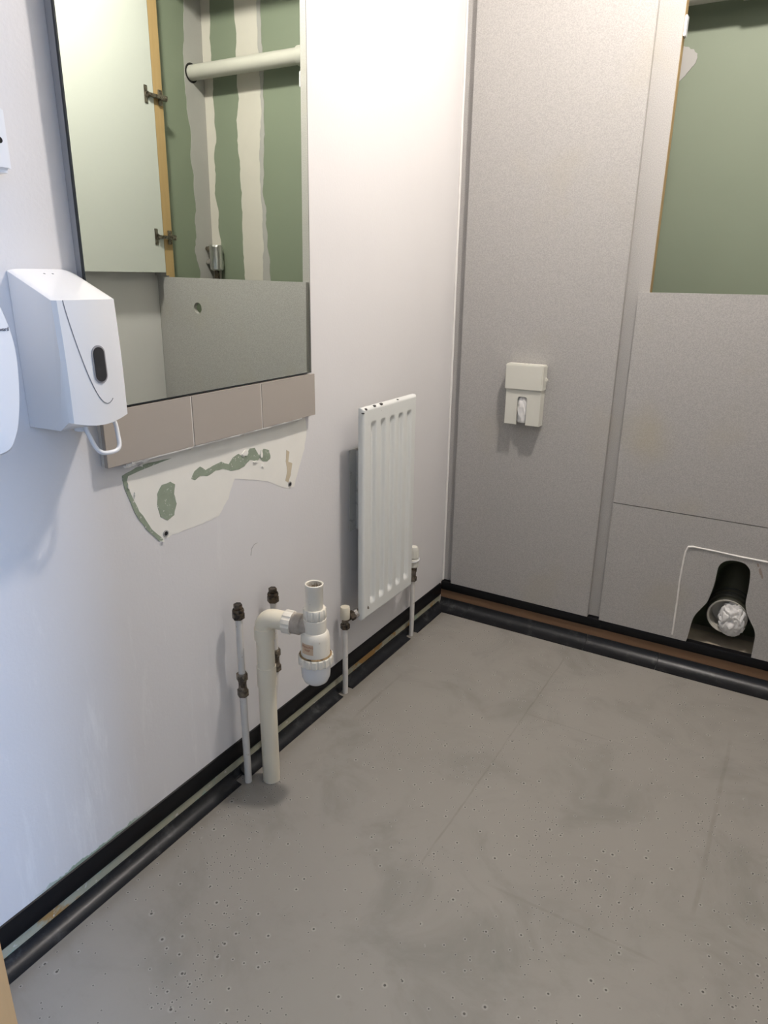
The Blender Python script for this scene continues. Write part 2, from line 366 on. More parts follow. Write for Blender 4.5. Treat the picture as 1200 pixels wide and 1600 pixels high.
obj('door_jamb', box(DX0-.03, DX0, FY-.12, -1.762, 0.0, 2.04, .002), MJAMB, t)
obj('door_jamb', box(DX1, DX1+.03, FY-.12, -1.762, 0.0, 2.04, .002), MJAMB, t)
obj('door_head', box(DX0-.03, DX1+.03, FY-.12, -1.768, 2.04, 2.07, .002), MJAMB, t)
# sealant in the corner between the painted wall and the duct frame
pts = [(0.003+.001*noise.noise((0, 0, z*9)), -0.003, z) for z in [0.10+i*.06 for i in range(39)]]
obj('corner_sealant', tube(pts, [0.004+.0012*noise.noise((3, 1, p[2]*14)) for p in pts], 8), MCAULK, WL)

# plaster joints on the duct walls
def joint(name, x0, x1, seed, parent, plane, at, mat, th=.0015):
    L = []; R = []
    for i in range(160):
        z = i*2.4/159
        L.append((x0+.018*noise.noise((z*3, seed, 0))+.011*noise.noise((z*14, seed, 2))+.004*noise.noise((z*60, seed, 4)), z)); R.append((x1+.016*noise.noise((z*3.3, seed, 5))+.010*noise.noise((z*13, seed, 7))+.004*noise.noise((z*55, seed, 8)), z))
    return obj(name, prism(L+R[::-1], plane, at, at-th), mat, parent, smooth=False)
joint('filled_joint', 1.045, 1.155, 3.0, WB, mpY, DY, MPLASTERG)
joint('filled_joint_edge', 1.026, 1.075, 8.0, WB, mpY, DY, MFILLER, .0009)
joint('corner_filler', RW-.045, RW+.03, 5.0, WB, mpY, DY, MPLASTERG)
ws = [o for o in bpy.data.objects if o.name == 'wall_duct_side'][0]
L = []; 
for i in range(160):
    z = i*2.4/159; L.append((DY-.10+.026*noise.noise((z*2.4, 4, 0))+.018*noise.noise((z*11, 4, 2))+.005*noise.noise((z*50, 4, 3)), z))
obj('corner_filler', prism(L+[(DY, 2.4), (DY, 0.0)], mpX, RW, RW-.0015), MFILLER, ws, smooth=False)  # side wall's shade is put into the colour: same band, darker filler
pf = [(0.50+.085*math.cos(a)*(1+.12*math.sin(3*a)), 1.76+.055*math.sin(a)) for a in [i*2*math.pi/30 for i in range(30)]]
obj('filler_patch', prism(rough_poly(pf, .004, 2, 4), mpY, DY, DY-.002), MFILLER, WB, smooth=False)

# skirting on the painted wall: capping strip, bare gap, cove former
BL = sroot('baseboard_left')
obj('bare_wall_strip', box(0.0, 0.0015, FY, -0.02, 0.0, 0.050), MSTRIP, BL, smooth=False)
pc = [(0.0, .0455), (.0035, .0455), (.005, .048), (.005, .082), (.003, .0905), (0.0, .092)]
def extr_y(poly, y0, y1, n=1):
    return prism(poly, lambda a, b, d: Vector((a, d, b)), y0, y1)
def extr_x(poly, x0, x1):
    return prism(poly, lambda a, b, d: Vector((d, a, b)), x0, x1)
obj('capping_strip', extr_y(pc, FY, -0.022), MBLACK, BL)
def cove_prof(r0, h, foot, s=1):
    P = [(s*r0, 0.0005)]
    P.append((s*r0, h))
    for i in range(11):
        a = i/10*math.pi/2
        P.append((s*(foot-(foot-r0-.002)*math.cos(a)**1.0*1.0 if False else r0+.003+(foot-r0-.003)*(1-math.cos(a))), .0025+(h-.0025)*(1-math.sin(a))))
    P.append((s*foot, 0.0005)); return P
CF = 0.034
for y0, y1 in ((FY, -1.140), (-1.112, -0.706), (-0.656, -0.302), (-0.252, -0.035)):
    obj('cove_former', extr_y(cove_prof(0.0015, .0235, CF), y0, y1), MCOVE, BL)
for y0, y1 in ((-1.140, -1.112), (-0.706, -0.656), (-0.302, -0.252)):      # cut back behind each riser
    obj('cove_offcut', extr_y(cove_prof(0.0015, .0225, .012), y0, y1), MCOVE, BL)
# skirting under the duct panels
BB = sroot('baseboard_back')
obj('kick_board', box(0.0, RW, -0.012, 0.006, 0.0, 0.094), MKICK, BB, smooth=False)
pk = [(-.012, .066), (-.0155, .066), (-.017, .069), (-.017, .092), (-.015, .0965), (-.012, .0975), (.006, .0975), (.006, .0945), (-.0119, .0945)]
obj('capping_strip', extr_x(pk, 0.003, RW), MBLACK, BB)
for x0, x1 in ((0.003, .118), (.1185, .547), (.548, .775), (.776, RW)):
    obj('cove_former', extr_x([(p[0]-.012, p[1]) for p in cove_prof(0.0, .034, .056, -1)], x0, x1), MCOVE, BB)

# ------------------------------------------------------------------ duct front: frame, panels, open door
DF = thing('service_duct_casing', (0, 0, 0.1), 'speckled grey laminate duct casing with open green recess, across the back', 'casing')
def stile(x0, x1, side):
    s = obj('stile', box(x0, x1, 0.0, 0.03, 0.100, CH-.001, .0006), MLAM, DF)
    for xe in side:
        obj('edge_lipping', box(xe-.0006, xe+.0006, 0.0015, 0.0305, 0.1005, CH-.002), MMDF, s)
    return s
stile(0.0005, 0.075, ()); st = stile(0.500, 0.604, (0.604,)); stile(1.265, RW-.0005, (1.265,))
obj('head_rail', box(0.604, 1.265, 0.0, 0.03, 2.20, CH-.001), MLAM, DF)
c = obj('catch', box(0.6046, 0.611, 0.002, 0.024, 1.742, 1.789, .0015), MPLASTIC2, DF); c['label'] = 'white plastic door catch'
PF, PB = -0.018, 0.0
P1 = obj('panel', box(0.040, 0.540, PF, -0.0005, 0.098, CH-.004, .0012), MLAM, DF); P1['label'] = 'tall narrow grey laminate panel beside the painted wall'
def holed_panel(x0, x1, z0, z1, cx, cz, r, ya, yb):
    angs = set(i*2*math.pi/36 for i in range(36))
    for X in (x0, x1):
        for Z in (z0, z1): angs.add(math.atan2(Z-cz, X-cx) % (2*math.pi))
    angs = sorted(angs); b = bmesh.new(); R = {}
    for key, y in (('a', ya), ('b', yb)):
        inn = []; out = []
        for t in angs:
            c, s = math.cos(t), math.sin(t); inn.append(b.verts.new((cx+r*c, y, cz+r*s)))
            k = min([((x1 if c > 0 else x0)-cx)/c if abs(c) > 1e-9 else 1e9, ((z1 if s > 0 else z0)-cz)/s if abs(s) > 1e-9 else 1e9])
            out.append(b.verts.new((cx+k*c, y, cz+k*s)))
        R[key] = (inn, out)
    n = len(angs)
    for k in range(n):
        j = (k+1) % n
        for key in 'ab': i_, o_ = R[key]; b.faces.new((i_[k], o_[k], o_[j], i_[j]))
        for w in (0, 1): b.faces.new((R['a'][w][k], R['a'][w][j], R['b'][w][j], R['b'][w][k]))
    return b
P2 = obj('panel', holed_panel(0.578, 1.282, 0.5035, 1.123, 1.103, 1.010, .021, PF, -0.0005), MLAM, DF); P2['label'] = 'wide grey laminate panel with a yellow stain, under the open green recess'
k = 170/1183
def cc(u, v): p = ony(1030+u*k, 830+v*k, PF); return (p.x, p.z)
hole = [cc(*p) for p in ((280, 1250), (310, 1140), (335, 1050), (355, 980), (390, 910), (460, 835), (520, 770), (565, 670), (600, 570), (625, 460), (645, 390), (690, 340), (760, 320), (850, 325), (930, 355), (980, 410), (990, 470), (975, 600), (955, 700), (940, 790), (950, 880), (985, 970), (1025, 1050), (1042, 1120), (1035, 1185), (1020, 1260), (985, 1440))]
sm = []
for i in range(len(hole)-1):      # smooth the cut-out with Catmull-Rom
    p0, p1, p2, p3 = hole[max(i-1, 0)], hole[i], hole[i+1], hole[min(i+2, len(hole)-1)]
    for q in range(4):
        t = q/4
        sm.append(tuple(0.5*((2*p1[d])+(-p0[d]+p2[d])*t+(2*p0[d]-5*p1[d]+4*p2[d]-p3[d])*t*t+(-p0[d]+3*p1[d]-3*p2[d]+p3[d])*t**3) for d in (0, 1)))
sm = [(sm[0][0], .098)] + [s for s in sm if s[1] > .099] + [(hole[-1][0], .098)]
poly = [(0.578, .098)] + sm + [(1.282, .098), (1.282, .501), (0.578, .501)]
P3 = obj('panel', prism(poly, mpY, PF, -0.0005), MLAM, DF, smooth=False); P3['label'] = 'low grey laminate panel with a pan-shaped hole cut to its bottom edge'
# old sealant outline of the removed pan
def pp(u, v): q = ony(u, v, PF); return (q.x, PF-.0008, q.z)
sl = [pp(1030+130*k, 830+1200*k), pp(1030+160*k, 830+1000*k), pp(1030+195*k, 830+760*k), pp(1030+220*k, 830+560*k), pp(1030+245*k, 830+420*k), pp(1030+270*k, 830+290*k), pp(1030+290*k, 830+215*k), pp(1030+318*k, 830+170*k), pp(1030+370*k, 830+168*k), pp(1030+600*k, 830+215*k), pp(1030+900*k, 830+282*k), pp(1200, 878.5)]
sl += [(1.055, PF-.0008, .402), (1.072, PF-.0008, .385), (1.076, PF-.0008, .30), (1.078, PF-.0008, .11)]
fine = []
for p, q in zip(sl, sl[1:]):
    for j in range(5): fine.append(Vector(p).lerp(Vector(q), j/5))
fine.append(Vector(sl[-1])); fine = [p for p in fine if p.z > .100]
obj('pan_sealant', tube(fine, [.0027+.0008*noise.noise(p*60) for p in fine], 8), MCAULK, P3)
# rusty drips beside the hole
for (u, v, w, h) in ((1075, 370, 6, 10), (1100, 440, 8, 18), (1118, 490, 5, 14)):
    a = [cc(u+w*2*math.cos(q)*(1+.3*math.sin(2*q)), v+h*2.2*math.sin(q)) for q in [i*math.pi/7 for i in range(14)]]
    obj('rust_mark', prism(a, mpY, PF, PF-.0003), simple('rust_smear', (0.30, 0.25, 0.21), 0.7) if 'rust_smear' not in bpy.data.materials else bpy.data.materials['rust_smear'], P3, smooth=False)

# open white-backed access door, seen in the mirror
DXH = 1.262
ds = obj('door_stop', box(1.2655, RW-.0005, -0.014, -0.0003, 1.128, CH-.002, .0006), MLAM, DF)
obj('edge_lipping', box(1.2644, 1.2656, -0.0138, 0.0014, 1.1285, CH-.003), MMDF, ds)
DR = obj('door', box(DXH+.0012, DXH+.018, -0.70, -0.0175, 1.140, 2.19, .001), MLAM, DF); DR['label'] = 'open door with white inner face, seen in the mirror'
obj('inner_face', box(DXH, DXH+.0012, -0.6995, -0.0180, 1.1405, 2.1895), MWHITEDOOR, DR, smooth=False)
for z in (1.762, 1.272):
    h = box(DXH-.0030, DXH-.0003, -0.064, -0.047, z-.030, z+.030, .0012)
    lathe([(.0115, 0), (.0115, .0045), (.0085, .005), (.0085, .002)], (DXH-.0012, -0.050, z), (-1, 0, 0), 18, h)
    box(DXH-.016, DXH-.0035, -0.052, 0.004, z-.0065, z+.0065, .002, h)
    box(DXH-.016, DXH-.004, 0.000, 0.040, z-.009, z+.009, .0015, h)
    box(DXH-.0060, DXH-.0005, 0.003, 0.022, z-.026, z+.026, .0015, h)
    lathe([(.0040, 0), (.0035, .0018)], (DXH-.0160, 0.018, z), (-1, 0, 0), 12, h)
    lathe([(.0040, 0), (.0035, .0018)], (DXH-.0160, 0.031, z), (-1, 0, 0), 12, h)
    obj('hinge', h, MHINGE, DR)

# ------------------------------------------------------------------ inside the duct
WP = thing('duct_waste_pipe', (1.0, 0.262, 1.9), 'pale grey plastic waste pipe crossing the green recess, seen in mirror', 'pipe')
obj('pipe', tube([(RW-.002, .262, 1.903), (0.40, .262, 1.915)], .028, 24), MPIPEG, WP)
obj('socket', lathe([(.028, 0), (.0335, .004), (.0335, .10), (.028, .104)], (0.800, .262, 1.9098), (-1, 0, 0), 28), MPIPEG, WP)
obj('wall_hole', lathe([(.036, 0), (.036, .0012)], (RW-.0005, .262, 1.903), (-1, 0, 0), 28), MHOLE, WP)
VX, VY = 1.275, .295
IV = thing('foil_lagged_valve', (VX, VY, 1.13), 'foil-wrapped pipe stub and valve in the green recess, seen in mirror', 'valve')
b = lathe([(.020, 1.150), (.028, 1.155), (.0285, 1.18), (.0275, 1.22), (.0285, 1.248), (.026, 1.255), (.012, 1.256)], (VX, VY, 0), (0, 0, 1), 26)
for v in b.verts: v.co += Vector((noise.noise(v.co*70), noise.noise(v.co*70+Vector((5, 0, 0))), 0))*.004
obj('foil_lagging', b, MFOIL, IV, ang=20)
obj('pipe_tail', tube([(VX, VY, 0.95), (VX, VY, 1.155)], .011, 14), MBRASS, IV)
obj('valve_body', lathe([(.008, 0), (.013, .004), (.013, .02), (.008, .024), (.008, .034)], (VX+.018, VY-.002, 1.235), (1, 0, .2), 16), MBRASS2, IV)
obj('valve_body', lathe([(.008, 0), (.012, .004), (.012, .02), (.008, .024), (.008, .034)], (VX+.018, VY-.002, 1.190), (1, 0, -.2), 16), MCHROME, IV)
# chipboard packing behind the pan hole
tag(obj('packing_board', box(0.82, 1.10, 0.008, 0.10, 0.0, 0.092, .001), MCHIP), 'dusty chipboard packing at the foot of the pan hole', 'board')
SP = thing('pan_connector', (0.957, 0.02, 0.19), 'grey soil-pipe pan connector inside the hole in the low panel', 'pipe')
ax = Vector((0.0, 1, 0.04)).normalized(); so = Vector((0.944, 0.012, 0.197))
obj('soil_pipe', lathe([(.0555, 0), (.058, .004), (.058, .30)], so, ax, 40, cap0=False), MRUBBER, SP)
obj('pipe_mouth', lathe([(.0560, -.001), (.0545, -.002), (.0500, .001), (.0470, .045), (.0005, .046)], so, ax, 40, cap0=False), MCOLLAR, SP)
for d in (.025, .045, .075): obj('sealing_ring', lathe([(.058, d), (.0625, d+.003), (.0625, d+.008), (.058, d+.011)], so, ax, 40, cap0=False, cap1=False), MRUBBER, SP)
# crumpled bag stuffed in the pipe
b = bmesh.new(); bmesh.ops.create_icosphere(b, subdivisions=5, radius=1.0)
for v in b.verts:
    p = v.co.copy(); th = math.atan2(p.z, p.x); q = noise.noise(p*2.2)
    pl = abs(math.sin(2.5*th+3.2*q+2.5*noise.noise(p*1.3+Vector((3, 3, 3)))))
    fr = max(0.0, -p.y)
    rid = abs(noise.noise(p*3.1+Vector((9, 1, 4))))*.5 + abs(noise.noise(p*6.5))*.25
    r = 1.0 - .20*(1-pl)*(1-fr*.4) + .22*rid - .10
    dimple = math.exp(-((p.x+.10)**2+(p.z+.02)**2)/.035)*fr*.45
    p = p*r
    v.co = Vector((so.x+.016+p.x*.044, so.y+.006+(p.y+dimple)*.030, so.z-.007+p.z*.060))
tag(obj('plastic_bag', b, MBAG, ang=28), 'crumpled white plastic bag stuffed into the soil-pipe mouth', 'bag')

# ------------------------------------------------------------------ mirror and tiles
y0, y1, z0, z1 = -1.400, -0.796, 0.9385, 2.052
def mirx(y, z): return .020-.0085*(y-y0)/(y1-y0)+.008*(z-z0)       # hangs slightly out of true
def slab(ya_, yb_, za, zb, d0, d1):
    b = bmesh.new(); V = []
    for d in (d0, d1):
        V.append([b.verts.new((max(.0006, mirx(y, z)+d) if d is not None else .0006, y, z)) for y, z in ((ya_, za), (yb_, za), (yb_, zb), (ya_, zb))])
    for q in range(4): b.faces.new((V[0][q], V[0][(q+1) % 4], V[1][(q+1) % 4], V[1][q]))
    b.faces.new(V[0]); b.faces.new(V[1][::-1]); return b
MR = thing('wall_mirror', (.02, -1.1, z0), 'tall frameless mirror on the painted wall, reflecting the open duct', 'mirror')
obj('backing_board', slab(y0+.003, y1-.003, z0+.002, z1-.002, None, -.005), MMBACK, MR, smooth=False)
obj('glass_edge', slab(y0, y1, z0, z1, -.005, -.0006), MMEDGE, MR, smooth=False)
obj('silvered_glass', slab(y0+.0022, y1-.0022, z0+.0022, z1-.002, -.0006, 0.0), MMIRROR, MR, smooth=False)
TS = thing('tile_splashback', (0, -1.1, 0.836), 'row of three beige glazed tiles under the mirror', 'tiles')
ty = (-1.398, -1.194, -0.990, -0.794)
for a, b_ in zip(ty, ty[1:]):
    obj('tile', box(0.011, 0.020, a+.0012, b_-.0012, 0.8385, 0.9365, .0009), MTILE, TS)
obj('grout', box(0.0005, 0.0188, ty[0]+.004, ty[-1]-.003, 0.8395, 0.9355), MGROUT, TS, smooth=False)
pts = [(0.0165+.002*noise.noise((y*30, 1, 0)), y, 0.8372+.0012*noise.noise((y*55, 7, 0))) for y in [-1.345+i*.008 for i in range(63)]]
obj('torn_sealant', tube(pts, [.0026+.0016*noise.noise((p[1]*70, 0, 3)) for p in pts], 8), MCAULK, TS)
for yy, s in ((-1.345, 1.0), (-1.31, .7), (-1.05, .55), (-1.20, .5), (-.86, .5)):
    b = bmesh.new(); bmesh.ops.create_icosphere(b, subdivisions=3, radius=.007*s)
    for v in b.verts: v.co = Vector((v.co.x*.7+.012, v.co.y*2+yy, v.co.z*.7+.834)) + Vector((noise.noise(v.co*300), noise.noise(v.co*300+Vector((4, 0, 0))), noise.noise(v.co*300+Vector((0, 4, 0)))))*.004*s
    obj('sealant_crumb', b, MCAULK if s > .6 else MGROUT, TS)
# scraped patch where the basin stood
s_ = .3
def wp(u, v): p = onx(150+u*s_, 580+v*s_, 0.0); return (p.y, p.z)
def patch(name, pts, amp, thick, mat, sub=5, seed=1.0, base=0.0):
    return obj(name, prism(rough_poly([wp(*p) for p in pts], amp, sub, seed), mpX, base, base+thick), mat, WL, smooth=False)
patch('bare_plaster', [(140, 545), (155, 612), (205, 730), (262, 808), (335, 885), (400, 850), (560, 792), (640, 750), (690, 660), (720, 560), (870, 570), (1000, 612), (1030, 600), (1080, 420), (1100, 300), (1085, 235), (880, 262), (540, 385), (240, 478)], .003, .0006, MPLASTER, 6, 2.0)
patch('exposed_green_edge', [(230, 490), (135, 545), (142, 590), (165, 650), (200, 735), (258, 820), (325, 884), (352, 880), (290, 822), (225, 730), (180, 640), (160, 575), (165, 545), (390, 452)], .0015, .0011, MGREENX, 4, 5.0)
patch('exposed_green_blob', [(385, 575), (410, 590), (405, 640), (417, 690), (405, 750), (370, 778), (335, 760), (318, 700), (318, 640), (340, 595)], .0015, .0011, MGREENX, 5, 3.0)
patch('exposed_green_band', [(495, 560), (510, 520), (540, 497), (570, 515), (610, 490), (650, 472), (690, 485), (710, 450), (740, 430), (770, 450), (800, 400), (825, 398), (848, 440), (870, 405), (900, 410), (908, 450), (890, 470), (868, 470), (850, 452), (838, 470), (800, 462), (770, 495), (740, 512), (700, 518), (660, 508), (620, 518), (580, 545), (540, 545), (515, 568)], .0012, .0011, MGREENX, 4, 4.0)
patch('adhesive_stain', [(990, 410), (1005, 420), (1000, 470), (1020, 480), (1012, 540), (1000, 580), (985, 570), (995, 520), (988, 470)], .001, .0011, MSTAIN, 4, 6.0)
# flakes of plaster standing off the board
for (u, v, w, h, a) in ((775, 425, 30, 42, .5), (858, 430, 10, 55, .1), (830, 470, 22, 16, .7), (868, 492, 9, 20, .2), (228, 492, 22, 12, .3), (165, 600, 8, 30, -.4), (200, 640, 8, 26, -.6), (345, 884, 12, 10, 0)):
    pl = [(u+w*.5*math.cos(q+a)*(1+.35*math.sin(3*q)), v+h*.5*math.sin(q)*(1+.3*math.cos(2*q))) for q in [i*2*math.pi/9 for i in range(9)]]
    o = patch('plaster_flake', pl, .001, .0035, MPLASTER, 2, u)
for i, (u, v) in enumerate(((362, 845), (1008, 588))):
    p = wp(u, v); o = Vector((0.0, p[0], p[1]))
    fx = obj('fixing_hole', lathe([(.0068, 0), (.0068, .0020), (.0050, .0024), (.0045, .0016)], o, (1, 0, 0), 18, cap1=False), MFILLER, WL)
    obj('plug', lathe([(.0055, 0), (.0055, .0013)], o, (1, 0, 0), 16), MHOLE, fx)
# hair-line scuff low on the wall
pq = [onx(u, v, 0.0005) for u, v in ((392, 868), (393, 858), (397, 851), (402, 848))]
obj('scuff_mark', tube(pq, .0006, 6), MFILLER, WL)

# ------------------------------------------------------------------ radiator
RX = 0.072; ra, rb, rz0, rz1 = -0.660, -0.374, 0.235, 0.837
RD = thing('radiator', (RX, -0.52, rz0), 'white panel radiator with five vertical flutes and chipped top edge', 'radiator')
NY, NZ = 120, 240
cent = [ra+(rb-ra)*f for f in (.175, .345, .515, .68, .85)]
def sstep(a, b, x): t = min(1, max(0, (x-a)/(b-a))); return t*t*(3-2*t)
def rx(y, z):
    d = 0.0
    for c in cent:
        w = 1-sstep(.0055, .0150, abs(y-c))
        d = max(d, w*(sstep(rz0+.036, rz0+.056, z)*sstep(rz1-.038, rz1-.054, z) if True else 0))
    e = min(y-ra, rb-y, z-rz0, rz1-z); ed = .007*(1-min(1, e/.007))**2
    return RX - .0105*d - ed
b = bmesh.new(); G = []
for j in range(NZ+1):
    tz = j/NZ; z = rz0+(rz1-rz0)*tz; G.append([b.verts.new((rx(ra+(rb-ra)*i/NY, z), ra+(rb-ra)*i/NY, z)) for i in range(NY+1)])
for j in range(NZ):
    for i in range(NY): b.faces.new((G[j][i], G[j][i+1], G[j+1][i+1], G[j+1][i]))
rim = G[0][:] + [G[j][NY] for j in range(1, NZ+1)] + G[NZ][NY-1::-1] + [G[j][0] for j in range(NZ-1, 0, -1)]
bk = [b.verts.new((RX-.016, v.co.y, v.co.z)) for v in rim]
for q in range(len(rim)): b.faces.new((rim[q], rim[(q+1) % len(rim)], bk[(q+1) % len(rim)], bk[q]))
b.faces.new(bk)
pnl = obj('panel', b, MRAD, RD, ang=50)
for (u, v, r) in ((571, 640, .0050), (567, 646, .0030), (585, 634, .0040), (595.5, 631, .0048), (621, 622.5, .0018), (594, 641, .0012)):
    p = onx(u, v, RX-.004); p.z = min(p.z, rz1-.001); bb = bmesh.new(); bmesh.ops.create_icosphere(bb, subdivisions=2, radius=1)
    for w in bb.verts: w.co = Vector((p.x+w.co.x*.005, p.y+w.co.y*r*1.3, p.z+w.co.z*r*.7))
    obj('paint_chip', bb, MCHIPRUST, pnl)
obj('seam_rib', box(RX-.020, RX-.014, ra+.004, ra+.010, rz0+.02, rz1-.02, .001), MRAD, RD)
# wall bracket behind it
WBK = thing('radiator_bracket', (0.0, -0.57, 0.47), 'grey pressed-steel bracket between the radiator and the wall', 'bracket')
obj('back_plate', box(0.0008, 0.003, -0.622, -0.575, 0.478, 0.712, .0006), MBRACKET, WBK)
obj('flange', box(0.003, 0.050, -0.592, -0.588, 0.478, 0.705, .001), MBRACKET, WBK)
obj('channel', box(0.032, 0.052, -0.620, -0.50, 0.476, 0.715, .002), MBRACKET, WBK)
obj('hook', box(0.026, 0.030, -0.604, -0.596, 0.705, 0.742, .0012), MBRACKET, WBK)
obj('hook', box(0.044, 0.048, -0.604, -0.596, 0.705, 0.742, .0012), MBRACKET, WBK)
for z in (.497, .515, .56, .62, .66, .70): obj('slot', box(0.040, 0.045, -0.6206, -0.6195, z-.002, z+.002), MHOLE, WBK)

def hexnut(r, h0, h1, org, axis, bm=None): return lathe([(r*.9, h0), (r, h0+.0015), (r, h1-.0015), (r*.9, h1)], org, axis, 6, bm)
# lockshield valve and pipe
x, y = 0.030, -0.688
LV = thing('radiator_pipe', (x, y, 0), 'thin white pipe rising to a cream-capped valve at the radiator', 'pipe', )
obj('pipe', tube([(x-.004, y+.004, 0.0005), (x-.002, y+.002, .06), (x, y, .16), (x, y, .232)], .0078, 16), MPIPEW, LV)
obj('nut', hexnut(.0135, .213, .229, (x, y, 0), (0, 0, 1)), MBRASS, LV)
obj('valve_body', lathe([(.0095, .228), (.0095, .252)], (x, y, 0), (0, 0, 1), 20), MBRASS2, LV)
obj('cap', lathe([(.0128, .245), (.0136, .247), (.0136, .279), (.0125, .2815)], (x, y, 0), (0, 0, 1), 28), MCAP, LV)
dv = (Vector((.055, -0.648, .262))-Vector((x, y, .243))).normalized(); ov = Vector((x, y, .241))
obj('branch', lathe([(.009, 0), (.009, .02)], ov, dv, 18), MBRASS, LV)
obj('union_nut', hexnut(.0145, .016, .030, ov, dv), MBRASS, LV)
obj('chrome_ring', lathe([(.0115, .030), (.013, .032), (.013, .040), (.011, .042)], ov, dv, 22), MCHROME, LV)
obj('tail', lathe([(.009, .042), (.009, .075)], ov, dv, 16), MBRASS2, LV)
# thermostatic valve and pipe
x, y = 0.026, -0.282
TV = thing('radiator_pipe', (x, y, 0), 'thin white pipe rising to a ribbed thermostatic head beyond the radiator', 'pipe')
obj('pipe', tube([(x-.004, y+.004, 0.0005), (x-.001, y+.001, .10), (x, y, .215)], .0078, 16), MPIPEW, TV)
obj('nut', hexnut(.0125, .205, .221, (x, y, 0), (0, 0, 1)), MBRASS2, TV)
obj('valve_body', lathe([(.0095, .221), (.0095, .236), (.012, .240), (.012, .256), (.009, .258)], (x, y, 0), (0, 0, 1), 18), MBRASS2, TV)
obj('branch', tube([(x, y, .236), (.05, -.35, .255), (.058, -.40, .262)], .009, 14), MBRASS2, TV)
hd = obj('head', lathe([(.0150, .256), (.0175, .259), (.0175, .282), (.0150, .284), (.0150, .288), (.0165, .290), (.0155, .318), (.0120, .326), (.0050, .329)], (x, y, 0), (0, 0, 1), 30), MIVORY, TV)
for kx in range(12):
    a = kx*math.pi/6; c_, s2 = math.cos(a), math.sin(a)
    obj('rib', tube([(x+.0163*c_, y+.0163*s2, .291), (x+.0155*c_, y+.0155*s2, .316)], .0013, 6), MIVORY, hd)
obj('lever_ring', tube([(x+.019*math.cos(a), y+.019*math.sin(a), .2815+.004*math.sin(a)) for a in [i*2*math.pi/28 for i in range(28)]], .0016, 8, closed=True), MPLASTIC2, hd)

# ------------------------------------------------------------------ capped supply pipes
def supply(x, y, top, vz, label, wob, lean):
    S = thing('capped_supply_pipe', (x, y, 0), label, 'pipe', 'capped supply pipes left from the basin')
    obj('lower_pipe', tube([(x+wob, y-lean, .0005), (x+wob*.6, y-lean*.6, .10), (x, y, vz-.025)], .0085, 18), MPIPEW, S)
    obj('upper_pipe', tube([(x, y, vz+.02), (x, y, top-.02)], .0078, 18), MPIPEW, S)
    v = obj('isolating_valve', lathe([(.010, vz-.014), (.009, vz), (.0105, vz+.014)], (x, y, 0), (0, 0, 1), 20), MBRASS2, S)
    obj('nut', hexnut(.0132, vz-.032, vz-.014, (x, y, 0), (0, 0, 1)), MBRASS2, v)
    obj('nut', hexnut(.0132, vz+.010, vz+.028, (x, y, 0), (0, 0, 1)), MBRASS2, v)
    d = (CAM-Vector((x, y, vz))); d.z = 0; d.normalize()
    obj('screw', lathe([(.005, .008), (.005, .0115), (.0035, .0118), (.0030, .0105)], (x, y, vz), d, 14), MBRASS, v)
    e = obj('stop_end', hexnut(.0140, top-.030, top-.014, (x, y, 0), (0, 0, 1)), MBRASS, S)
    obj('collar', lathe([(.0125, top-.014), (.0135, top-.010), (.0120, top-.006)], (x, y, 0), (0, 0, 1), 22), MBRASS, e)
    obj('plug', hexnut(.0100, top-.008, top+.006, (x, y, 0), (0, 0, 1)), MBRASS, e)
    return S
supply(.036, -1.118, .464, .268, 'white-painted capped pipe with brass isolating valve, left of waste riser', .004, .004)
supply(.030, -0.992, .452, .268, 'capped pipe half hidden behind the cream waste riser', -.004, .034)

# ------------------------------------------------------------------ waste riser and bottle trap
rxp, ryp = .081, -1.085
TX, TY = .200, -1.056
AZ = .437
WT = thing('basin_waste_trap', (rxp, ryp, 0), 'cream waste riser with elbow and white bottle trap standing on the floor', 'trap')
dirv = Vector((TX-rxp, TY-ryp, -.006)).normalized()
obj('riser_pipe', lathe([(.0203, .0005), (.0203, AZ-.05)], (rxp, ryp, 0), (0, 0, 1), 32), MPVC, WT)
obj('coupling', lathe([(.0204, .262), (.0222, .263), (.0222, .312), (.0204, .313)], (rxp, ryp, 0), (0, 0, 1), 32), MPVC, WT)
obj('elbow_socket', lathe([(.0205, AZ-.055), (.0232, AZ-.054), (.0232, AZ-.026), (.021, AZ-.025)], (rxp, ryp, 0), (0, 0, 1), 32), MPVC, WT)
R_ = .026; pe = [Vector((rxp, ryp, AZ-.028))]
for i in range(11):
    a = i/10*math.pi/2; pe.append(Vector((rxp, ryp, AZ-R_)) + dirv*(R_*(1-math.cos(a))) + Vector((0, 0, R_*math.sin(a))))
pe.append(pe[-1]+dirv*.030)
obj('elbow', tube(pe, .0218, 32), MPVC, WT)
oe = Vector((rxp, ryp, AZ)) + dirv*.050
cp = obj('compression_nut', cogs(.0245, .0265, 9, 0, .020, oe, dirv), MPVCW, WT)
obj('arm', lathe([(.0235, .020), (.0235, .040), (.0200, .043), (.0200, .085)], oe, dirv, 32), MDUSTY, WT)
T = Vector((TX, TY, 0))
obj('tailpiece', lathe([(.0190, .445), (.0190, .527), (.0202, .529), (.0202, .535), (.0185, .536), (.0165, .534), (.0165, .50)], T, (0, 0, 1), 36, cap1=False), MPVCW, WT)
obj('scale_lining', lathe([(.0166, .533), (.0162, .48), (.001, .479)], T, (0, 0, 1), 28, cap0=False), MSCUM, WT)
obj('top_nut', cogs(.0235, .0252, 12, .455, .478, T), MPVCW, WT)
obj('neck', lathe([(.0245, .418), (.0250, .430), (.0250, .453), (.0235, .4545)], T, (0, 0, 1), 36), MPVCW, WT)
bd = obj('trap_body', lathe([(.0320, .360), (.0320, .408), (.0305, .417), (.0270, .423), (.0240, .425)], T, (0, 0, 1), 40), MPVCW, WT)
